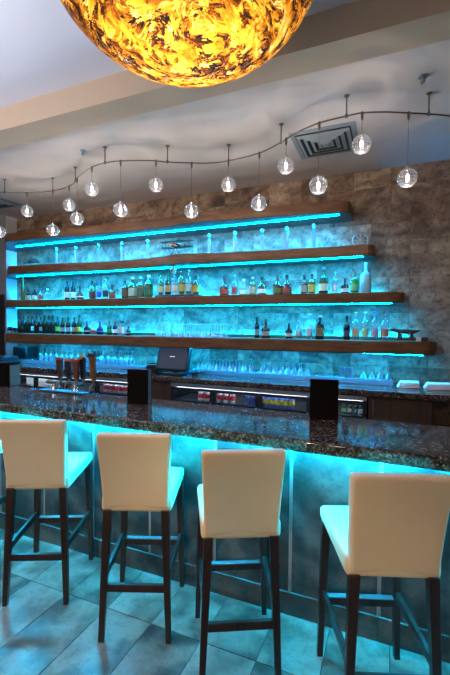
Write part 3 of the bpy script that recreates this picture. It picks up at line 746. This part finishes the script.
def cloth_stack(px0, px1, y, label):
    a, c = at(px0, y, Z=CT), at(px1, y, Z=CT); w = max(.2, c.x-a.x)
    t = empty('folded_cloth', (a.x+w/2, 4.50, CT+.0005)); tag(t, label, 'cloth', 'folded white cloths')
    for k in range(4):
        soft_box(w-.012*k, .17, .015, .006, [(0, 5)], lambda c, k=k: (c.x+.004*k, c.y+.003*math.sin(c.x*30+k), c.z+.008+k*.0155+.002*math.sin(c.x*20+k*2)), 2).build('fold', M['towel'], t, True)
cloth_stack(397, 420, 389, 'left stack of folded white cloths on the back worktop')
cloth_stack(425, 452, 391, 'right stack of folded white cloths on the back worktop, cut by photo edge')

# cans and goods in the coolers
def can(loc, base, band, label, group):
    b = MB().lathe([(.026, 0), (.032, .008), (.032, .108), (.027, .118), (.025, .119)], 16).build('drink_can', cmat('cap', base), None, True)
    lbl(MB(), .032, .035, .085, 0).build('printed_band', cmat('label', band), b, True)
    b.location = loc; tag(b, label, 'can', group); return b
def can_row(px0, px1, n, base, band, label, group, y=398):
    a, c = at(px0, y, Y=4.2).x, at(px1, y, Y=4.2).x; f = None
    for k in range(n):
        loc = (a+(c-a)*k/(n-1), 4.2, .776)
        if f is None: f = can(loc, base, band, label, group)
        else: o = copy_tree(f); o.location = loc
can_row(201, 232.5, 6, (.85, .82, .82), (.75, .03, .05), 'white and red can in the cooler right of the walnut panel', 'red and white cans in the middle cooler')
can_row(106, 125, 5, (.85, .82, .82), (.75, .03, .05), 'white and red can in the cooler behind the rightmost beer tap', 'red and white cans in the left cooler')
can_row(262, 292, 6, (.15, .25, .75), (.85, .7, .08), 'blue and yellow can in the middle cooler', 'blue and yellow cans')
can_row(248, 254.5, 2, (.12, .2, .5), (.05, .08, .3), 'dark blue can left of the blue and yellow cans', 'dark blue cans')
a, c = at(28, 382, Y=4.25).x, at(48, 382, Y=4.25).x
t = MB().box(a, c, 4.22, 4.5, .776, .90).build('carton', M['white'], None, bevel=.004, origin=((a+c)/2, 4.22, .776)); tag(t, 'white carton glowing inside the far left cooler', 'carton')
for px, c_, lb in ((344, (.1, .3, .1), 'small dark green bottle in the narrow cooler'), (350, (.3, .3, .3), 'small grey-topped bottle in the narrow cooler'), (356, (.05, .2, .3), 'small teal bottle in the narrow cooler'), (361, (.8, .8, .85), 'small white-topped bottle in the narrow cooler')):
    p = at(px, 408, Y=4.22); bottle((p.x, 4.22, .776), .125, 'square', 'dark', c_, (.6, .6, .65) if px > 345 else (.1, .4, .1), lb, None, 'small bottles in the narrow cooler')

# ------------------------------------------------------------ the bar
BX0, BX1, BY = -6.2, 2.2, 2.205
t = empty('bar', (-2, BY, 0)); tag(t, 'bar front clad in tall grey stone panels, glowing cyan below the worktop', 'bar')
k0 = -.03
pc_ = [k for k in range(-13, 5)]
me_cells = pc_
def strip_tiles(name, xs, box, mat, parent, seed, bev=0):
    rnd = random.Random(seed); m = MB(); cols = []
    for x0, x1 in xs:
        m.box(*box(x0, x1)); cols += [(rnd.random(), rnd.random(), rnd.random(), 1)]*6
    me = bpy.data.meshes.new(name); me.from_pydata([(x+2, y-BY, z) for x, y, z in m.v], [], m.f); me.materials.append(mat)
    a_ = me.color_attributes.new('seed', 'FLOAT_COLOR', 'CORNER'); li = 0
    for i, p in enumerate(me.polygons):
        for _ in p.vertices: a_.data[li].color = cols[i]; li += 1
    o = bpy.data.objects.new(name, me); COL.objects.link(o); o.parent = parent; return o
for k in pc_:
    x0 = k0+.48*k
    strip_tiles('stone_panel', [(x0+.007, x0+.48-.007)], lambda a, c: (a+.003, c-.003, BY, BY+.02, .131, 1.015), M['bar_stone'], t, k+50)
MB().box(BX0+2, BX1+2, .004, .03, .132, 1.015).build('grout_backing', M['bar_grout'], t)
MB().box(BX0+2, BX1+2, .03, .35, 0, 1.015).build('carcass', M['cab'], t)
strip_tiles('baseboard', [(k0+.62*k+.002, k0+.62*(k+1)-.002) for k in range(-10, 4)], lambda a, c: (a, c, BY-.013, BY+.012, 0, .131), M['bar_stone'], t, 9)
u = MB()
for k in range(20): u.box(BX0+2+k*.42, BX0+2+k*.42+.416, -.045, -.02, 1.006, 1.0145)
tag(u.build('light_strip', M['led_bar'], t), 'cyan light strip under the bar top')
t = MB().box(BX0, BX1, 2.0, 2.66, 1.0155, 1.08).build('granite_countertop', M['granite'], None, bevel=.012, seg=3, origin=(-2, 2.3, 1.0155))
tag(t, 'long polished dark granite bar top running across the photo', 'countertop')
# lower working counter on the bartender's side
t = empty('work_counter', (-2, 2.55, 0)); tag(t, 'dark steel working counter behind the bar top, mostly hidden', 'counter')
MB().box(-4.2, 4.2, .12, .55, .70, .74).build('top', M['steel'], t, bevel=.004)
MB().box(-4.2, 4.2, .14, .53, 0, .70).build('body', M['black'], t)

# beer taps
t = empty('beer_tap_tower', (-2.62, 2.58, 1.0805)); tag(t, 'low chrome beer tower with five tall tap handles on the bar', 'beer tap')
MB().box(-.24, .26, -.05, .05, 0, .012).build('drip_tray', M['black'], t, bevel=.003)
m = MB(); m.tube([(-.2, .02, .075), (.22, .02, .075)], .018, 12); m.build('manifold', M['bronze'], t, True)
for x in (-.12, .12):
    MB().lathe([(.03, .012), (.02, .02), (.016, .075)], 14, c=(x, .02, 0)).build('column', M['chrome'], t, True)
hc = [(59.5, 357.5, (.10, .045, .015), (.35, .05, .02), 'dark brown tap handle with reddish top'), (68, 359, (.015, .012, .012), (.6, .08, .04), 'black tap handle with red cap'),
      (75.5, 359, (.22, .055, .01), (.45, .05, .03), 'orange-brown tap handle with red cap'), (78.8, 355.5, (.012, .012, .014), (.35, .22, .03), 'black tap handle with round gold emblem'), (92.5, 352.5, (.22, .08, .015), (.02, .015, .01), 'amber and black carved tap handle')]
for i, (px, py, c0, c1, lb) in enumerate(hc):
    p = at(px, py, Y=2.56); x = p.x+2.62; zt = p.z-1.0805; z0 = .12
    y = -.02 if i != 3 else .02
    x0 = x + .012
    cap = .018
    hm = MB(); hm.taper((x0, y, z0), (x, y, zt-cap), (.019, .012), (.030, .016)); 
    hmat = plain('tap_handle_finish', c0, .4, mottled=(45, tuple(q*.3 for q in c0)))
    ho = hm.build('tap_handle', hmat, t, bevel=.004); tag(ho, lb)
    cm = MB()
    if i == 3: cm.lathe([(.008, 0), (.026, .012), (.026, .03), (.01, .045)], 14, c=(x, y, zt-.04)); cm.tube([(x, y-.022, zt-.02), (x, y-.03, zt-.02)], .015, 14)
    elif i == 4: cm.box(x-.034, x+.030, y-.019, y+.019, zt-cap-.02, zt-.006); cm.lathe([(.004, 0), (.010, .012), (.003, .024)], 8, c=(x+.022, y, zt-.01))
    else: cm.box(x-.031, x+.031, y-.017, y+.017, zt-cap+.0005, zt)
    cm.build('finial', cmat('cap', c1), ho, bevel=.003)
    fm = MB(); fm.lathe([(.010, .06), (.012, .09), (.008, .12)], 12, c=(x0, y, 0)); fm.tube([(x0, y, .085), (x0, -.055, .085), (x0, -.068, .06), (x0, -.068, .035)], [.008, .008, .007, .008], 10)
    fm.build('faucet', M['bronze'], t, True)

def menu(px0, px1, yb, ytop, label, thick=.02, rz=0., Y=None, tan=True):
    a, c = at(px0, yb, Z=1.08), at(px1, yb+1.5, Z=1.08); w = (c-a).length
    ang = math.atan2(c.y-a.y, c.x-a.x)
    mid = (a+c)/2
    t = empty('menu_holder', (mid.x, mid.y, 1.0805), ang); tag(t, label, 'menu holder')
    tp = at((px0+px1)/2, ytop, Y=mid.y); h = tp.z-1.08
    MB().box(-w/2, w/2, 0, .012, 0, h).build('cover', M['blackmatte'], t, bevel=.002)
    MB().box(-w/2+.004, w/2-.002, .0125, .0125+thick, .003, h-.004).build('pages', M['tan'], t, bevel=.001)
    MB().box(-w/2, w/2, .013+thick, .020+thick, 0, h-.004).build('back_cover', M['blackmatte'], t, bevel=.002)
menu(127, 147.5, 403, 369.5, 'black menu board on the bar in front of the touch screen till', .05)
menu(309.5, 338, 419, 379.5, 'black menu board at the right of the bar', .012)
a = at(9.5, 387, Z=1.08)
t = empty('napkin_caddy', (a.x, a.y, 1.0805), math.radians(15)); tag(t, 'black box caddy with woven tan side at the left end of the bar', 'caddy')
MB().box(-.16, 0, 0, .15, 0, .215).build('box', M['blackmatte'], t, bevel=.004)
MB().box(.0005, .006, .004, .146, .004, .20).build('woven_side', M['tan'], t)
MB().box(-.165, .008, -.004, .154, .2155, .225).build('lid', M['blackmatte'], t, bevel=.003)

# ------------------------------------------------------------ bar stools
def make_stool():
    t = empty('bar_stool', (0, 0, 0))
    def bend(c):
        v = max(0., (c.z+.2)/.4); hw = .170+.020*v
        x = c.x/.2*hw
        y = c.y-.205-.065*v**1.5 + .018*(1-(c.x/.2)**2) - .0
        z = .906+c.z*1.005 + (.006*(abs(c.x)/.2)**2 if c.z > .1 else 0)
        return (x, y, z)
    soft_box(.40, .062, .40, .016, [(0, 8), (2, 8)], bend, 4).build('backrest', M['leather'], t, True)
    def seat(c):
        v = (c.y+.23)/.46
        puff = .008*(1-(c.x/.215)**2)*(1-(c.y/.23)**2) if c.z > 0 else 0
        zz = c.z*(1-.0*v)
        if c.z < 0: zz += .02*v
        return (c.x*(.93+.07*v), c.y+.012, .722+zz+puff)
    soft_box(.40, .46, .085, .022, [(0, 6), (1, 6)], seat, 4).build('seat', M['leather'], t, True)
    W = M['leg']
    for s in (-1, 1):
        MB().taper((s*.178, -.232, 0), (s*.152, -.205, .695), (.014, .014), (.021, .021)).build('leg', W, t, bevel=.003)
        MB().taper((s*.192, .218, 0), (s*.172, .210, .70), (.014, .014), (.021, .021)).build('leg', W, t, bevel=.003)
        m = MB(); z = .335; a, b = (s*.166, -.215, z), (s*.182, .200, z)
        m.add([(a[0]-.010, a[1], z-.02), (a[0]+.010, a[1], z-.02), (a[0]+.010, a[1], z+.02), (a[0]-.010, a[1], z+.02), (b[0]-.010, b[1], z-.02), (b[0]+.010, b[1], z-.02), (b[0]+.010, b[1], z+.02), (b[0]-.010, b[1], z+.02)],
              [(0, 3, 2, 1), (4, 5, 6, 7), (0, 1, 5, 4), (1, 2, 6, 5), (2, 3, 7, 6), (3, 0, 4, 7)])
        m.build('stretcher', W, t, bevel=.002)
    MB().box(-.155, .155, -.232, -.210, .262, .302).build('stretcher', W, t, bevel=.002)
    fr_ = MB().box(-.17, .17, .205, .227, .268, .308).build('footrest', W, t, bevel=.002)
    tag(MB().box(-.166, .166, .199, .231, .3085, .313).build('metal_strip', M['steel'], fr_), 'brushed metal strip')
    return t
st = make_stool()
for i, (x, y, a, lb) in enumerate([
    (-2.01, 1.882, 25.5, 'cream leather bar stool on dark wooden legs, second from the left edge'),
    (-1.295, 1.895, 22.0, 'cream bar stool in the middle, in front of the first menu board'),
    (-.715, 1.865, 27.5, 'cream bar stool left of the rightmost one, in front of the bar'),
    (-.045, 1.85, 20.5, 'rightmost and nearest cream bar stool'),
    (-2.80, 1.872, 24, 'bar stool at the left photo edge, only its seat corner showing')]):
    s = st if i == 0 else copy_tree(st)
    s.location = (x, y, 0); s.rotation_euler.z = math.radians(a)
    tag(s, lb, 'bar stool', 'cream bar stools')

# ------------------------------------------------------------ monorail track with glass pendants
ZR = 3.32
rail = [(0, 192), (27, 193), (53, 191), (72, 185), (78, 177), (92, 167), (105, 163), (120, 161), (150, 160.5), (167, 162), (192, 163), (210, 163), (228, 161), (260, 153), (278, 144), (286, 139), (300, 131), (319, 123), (347, 116), (362, 113), (383, 112), (409, 113), (429, 114), (450, 116)]
rp = [at(x, y, Z=ZR) for x, y in rail]
rp = [rp[0]+Vector((-.5, -.12, 0))] + rp + [rp[-1]+Vector((.5, .35, 0))]
def catmull(P, n=6):
    out = []
    for i in range(len(P)-1):
        p0, p1, p2, p3 = P[max(i-1, 0)], P[i], P[i+1], P[min(i+2, len(P)-1)]
        for k in range(n):
            t = k/n; out.append(.5*((2*p1)+(p2-p0)*t+(2*p0-5*p1+4*p2-p3)*t*t+(3*p1-p0-3*p2+p3)*t**3))
    return out+[P[-1]]
cr = catmull(rp)
for _ in range(3): cr = [cr[0]]+[(cr[i-1]+cr[i]*2+cr[i+1])/4 for i in range(1, len(cr)-1)]+[cr[-1]]
t = empty('track_rail', (-2, 3.4, ZC)); tag(t, 'serpentine bronze cable-light rail hanging under the ceiling', 'light track')
o_ = Vector((-2, 3.4, ZC))
MB().tube([p-o_ for p in cr], .0065, 8).build('rail', M['bronze'], t, True)
def near(px, py):
    q = at(px, py, Z=ZR); return min(cr, key=lambda c: (c-q).length)
for px, py in ((4.7, 192), (53, 191), (75.7, 181), (104, 163), (166, 162), (229, 161), (281, 142.5), (346.5, 116), (429.5, 114)):
    c = near(px, py)-o_
    m = MB(); m.lathe([(.006, -.155), (.006, -.004)], 8, c=(c.x, c.y, 0)); m.lathe([(.020, -.008), (.022, -.0005)], 12, c=(c.x, c.y, 0)); m.lathe([(.011, -.172), (.011, -.145)], 10, c=(c.x, c.y, 0))
    m.build('standoff', M['bronze'], t, True)
pend = [(1.7, 192, 231.5), (29, 193, 211), (53.7, 191, 230), (70.7, 186, 205), (78, 178, 218.7), (91.7, 167, 189), (119.3, 161, 210), (156.7, 161, 184.7), (192, 163, 211), (227.7, 161, 184.7),
        (260, 153, 203.3), (285.7, 139, 166), (319, 123, 185.3), (362.3, 113, 144.3), (409, 113, 178)]
plab = ['glass globe pendant cut by the left photo edge', 'glass globe pendant second from the left', 'glass globe pendant third from the left, hanging low', 'glass globe pendant fourth from the left, upper one of a close pair',
        'glass globe pendant fifth from the left, lower one of a close pair', 'glass globe pendant sixth from the left, on a short drop', 'glass globe pendant seventh from the left, on a long drop', 'glass globe pendant eighth from the left, at the middle of the rail',
        'low glass globe pendant in front of the top shelf, below centre of rail', 'glass globe pendant on a short drop, sixth from the right', 'glass globe pendant fifth from the right, in front of the stone', 'glass globe pendant just left of the square ceiling vent',
        'glass globe pendant hanging directly below the square ceiling vent', 'highest glass globe pendant, just right of the ceiling vent', 'rightmost glass globe pendant, on a long drop']
RG = .074
def make_globe(t, drop):
    MB().tube([(0, 0, -.05), (0, 0, -drop+RG+.01)], .0022, 6).build('cord', M['bronze'], t)
    MB().lathe([(.006, .012), (.011, .006), (.011, -.03), (.006, -.055)], 12).build('connector', M['bronze'], t, True)
    prof = []
    for k in range(0, 61):
        a = .28+(PI-.75)*k/60; rr = RG*(1+.03*math.sin(k*2*PI/8.6)); prof.append((rr*math.sin(a), -drop+RG*.96*math.cos(a)))
    MB().lathe(prof, 24).build('globe', M['globe'], t, True)
    inn = [(r_*.82, (z+drop)*.82-drop) for r_, z in prof[::3]]
    MB().lathe([(.012, -drop+RG+.012), (.014, -drop+RG-.02), (.009, -drop+RG-.028)], 12).build('socket', M['chrome'], t, True)
    m = MB(); m.lathe([(0, -drop+.03), (.009, -drop+.024), (.012, -drop), (.011, -drop-.018), (0, -drop-.026)], 12); m.build('bulb', M['bulb'], t, True)
lights = []
for (px, ry, gy), lb in zip(pend, plab):
    c = near(px, ry); g = at(px, gy, Y=c.y)
    x = at(px, (ry+gy)/2, Y=c.y).x
    t = empty('pendant_lamp', (c.x, c.y, ZR)); tag(t, lb, 'pendant lamp', 'glass globe pendants on the rail')
    drop = ZR-g.z
    make_globe(t, drop)
    lights.append((c.x, c.y, g.z))

# point lamps in the pendants; the ribbed glass throws rings upwards
def ring_light(name, loc, watts, ring):
    ld = bpy.data.lights.new(name, 'POINT'); ld.energy = watts; ld.color = (1, .84, .68); ld.shadow_soft_size = .006
    ld.use_nodes = True; nt = ld.node_tree; N = nt.nodes; L = nt.links
    em = N['Emission']
    tc = N.new('ShaderNodeTexCoord'); sp = N.new('ShaderNodeSeparateXYZ'); L.new(tc.outputs['Normal'], sp.inputs[0])
    # tangent of the angle from straight up
    ac = N.new('ShaderNodeMath'); ac.operation = 'ARCCOSINE'; L.new(sp.outputs[2], ac.inputs[0])
    sn = N.new('ShaderNodeTexNoise'); sn.inputs['Scale'].default_value = 1.2; L.new(tc.outputs['Normal'], sn.inputs['Vector'])
    ad = N.new('ShaderNodeMath'); ad.operation = 'MULTIPLY_ADD'; ad.inputs[1].default_value = .22; L.new(sn.outputs['Fac'], ad.inputs[0]); L.new(ac.outputs[0], ad.inputs[2])
    n1 = N.new('ShaderNodeTexNoise'); n1.noise_dimensions = '1D'; n1.inputs['Scale'].default_value = 13; n1.inputs['Detail'].default_value = 3; L.new(ad.outputs[0], n1.inputs['W'])
    mr = N.new('ShaderNodeMapRange'); mr.inputs[1].default_value = .40; mr.inputs[2].default_value = .66; mr.inputs[3].default_value = .7; mr.inputs[4].default_value = 2.0*ring
    L.new(n1.outputs['Fac'], mr.inputs[0]); L.new(mr.outputs[0], em.inputs['Strength'])
    o = bpy.data.objects.new(name, ld); COL.objects.link(o); o.location = loc
    return o
for x, y, z in lights: ring_light('pendant_light', (x, y, z-.045), 3.3, 1.)

# ------------------------------------------------------------ big amber bowl lamp
LC = Vector((-.905, 1.62, 3.365)); RA, RB = .64, .46
t = empty('bowl_lamp', LC); tag(t, 'huge glowing amber art glass bowl lamp hanging at the top', 'ceiling lamp')
prof = [(0, -RB)]+[(RA*math.sin(PI/2*k/28), -RB*math.cos(PI/2*k/28)) for k in range(1, 29)]
inner = [(max(0, r_-.01), z+.008 if z < -.01 else z) for r_, z in prof[::-1]]
m = MB(); m.lathe(prof, 64); m.f = [f for f in m.f if len(f) < 10]
bw = m.build('glass_bowl', M['amber'], t, True)
MB().lathe([(RA-.004, -.006), (RA+.012, -.004), (RA+.012, .02), (RA-.004, .02), (RA-.004, -.006)], 64).build('rim_band', M['bronze'], t, True)
m = MB(); m.lathe([(.07, .21), (.075, .233)], 20); m.tube([(0, 0, .22), (0, 0, .06)], .012, 10); m.build('canopy_rod', M['bronze'], t, True)
m = MB()
for k in range(3):
    a = 2*PI*k/3+.4; m.tube([(0, 0, .08), ((RA-.002)*math.cos(a), (RA-.002)*math.sin(a), .008)], .006, 8)
m.build('arm', M['bronze'], t, True)
for k in range(3):
    a = 2*PI*k/3+.2
    MB().lathe([(0, -.06), (.02, -.055), (.03, -.03), (.028, -.01), (.014, .02), (.014, .05)], 14, c=(.13*math.cos(a), .13*math.sin(a), -.02)).build('bulb', emitter('lamp_bulb', (1, .88, .68), 9), t, True)
    MB().tube([(.13*math.cos(a), .13*math.sin(a), .03), (0, 0, .07)], .008, 8).build('lamp_arm', M['bronze'], t, True)
    ld = bpy.data.lights.new('bowl_lamp_light', 'POINT'); ld.energy = 8.5; ld.color = (1, .86, .64); ld.shadow_soft_size = .05
    lo = bpy.data.objects.new('bowl_lamp_light', ld); COL.objects.link(lo); lo.location = LC+Vector((.13*math.cos(a), .15*math.sin(a), -.235))

# ------------------------------------------------------------ room lights behind the viewer, and added fill lights
def area(name, loc, rot, sx, sy, w, col):
    ld = bpy.data.lights.new(name, 'AREA'); ld.shape = 'RECTANGLE'; ld.size = sx; ld.size_y = sy; ld.energy = w; ld.color = col
    o = bpy.data.objects.new(name, ld); COL.objects.link(o); o.location = loc; o.rotation_euler = rot
    return o
area('room_lights', (-1.0, -3.0, 2.3), (math.radians(86), 0, 0), 4, 1.6, 27, (1, .74, .50))
area('window_daylight', (-7.5, -1.0, 1.9), (math.radians(90), 0, math.radians(-70)), 2.5, 2.0, 9, (.9, .9, 1))
area('ceiling_fill', (-3.8, .2, 2.5), (PI, 0, 0), 3.5, 1.5, 140, (.96, .95, 1))  # unseen fill added to brighten the upper ceiling
for i, x in enumerate((-2.5, -1.5, -.6, .35)):
    ld = bpy.data.lights.new('stool_fill_spot', 'SPOT'); ld.energy = (95, 150, 190, 110)[i]; ld.color = (1, .72, .42); ld.spot_size = math.radians(23); ld.spot_blend = .7; ld.shadow_soft_size = .08  # narrow fill added for the stool backs, sparing the wall
    lo = bpy.data.objects.new('stool_fill_spot', ld); COL.objects.link(lo); p_ = Vector((x*.6-.4, -2.7, 2.5)); lo.location = p_
    lo.rotation_euler = (Vector((x, 1.8, .55))-p_).to_track_quat('-Z', 'Y').to_euler()
W_ = bpy.data.worlds.new('room_air'); S.world = W_; W_.use_nodes = True
bg = W_.node_tree.nodes['Background']; bg.inputs[0].default_value = (.95, .80, .68, 1); bg.inputs[1].default_value = .06

# ------------------------------------------------------------ camera
cd = bpy.data.cameras.new('camera'); cam = bpy.data.objects.new('camera', cd); COL.objects.link(cam)
f0 = direction(0, 0); rx = direction(1, 0)-f0; uz = direction(0, 1)-f0
cam.matrix_world = Matrix(((rx.x, uz.x, -f0.x, 0), (rx.y, uz.y, -f0.y, 0), (rx.z, uz.z, -f0.z, H), (0, 0, 0, 1)))
cd.sensor_fit = 'VERTICAL'; cd.sensor_height = 36; cd.sensor_width = 24; cd.lens = 36*F_/675; cd.clip_start = .02
S.camera = cam
S.view_settings.view_transform = 'Standard'; S.view_settings.look = 'None'; S.view_settings.exposure = 0.; S.view_settings.gamma = 1
S.view_settings.use_curve_mapping = False
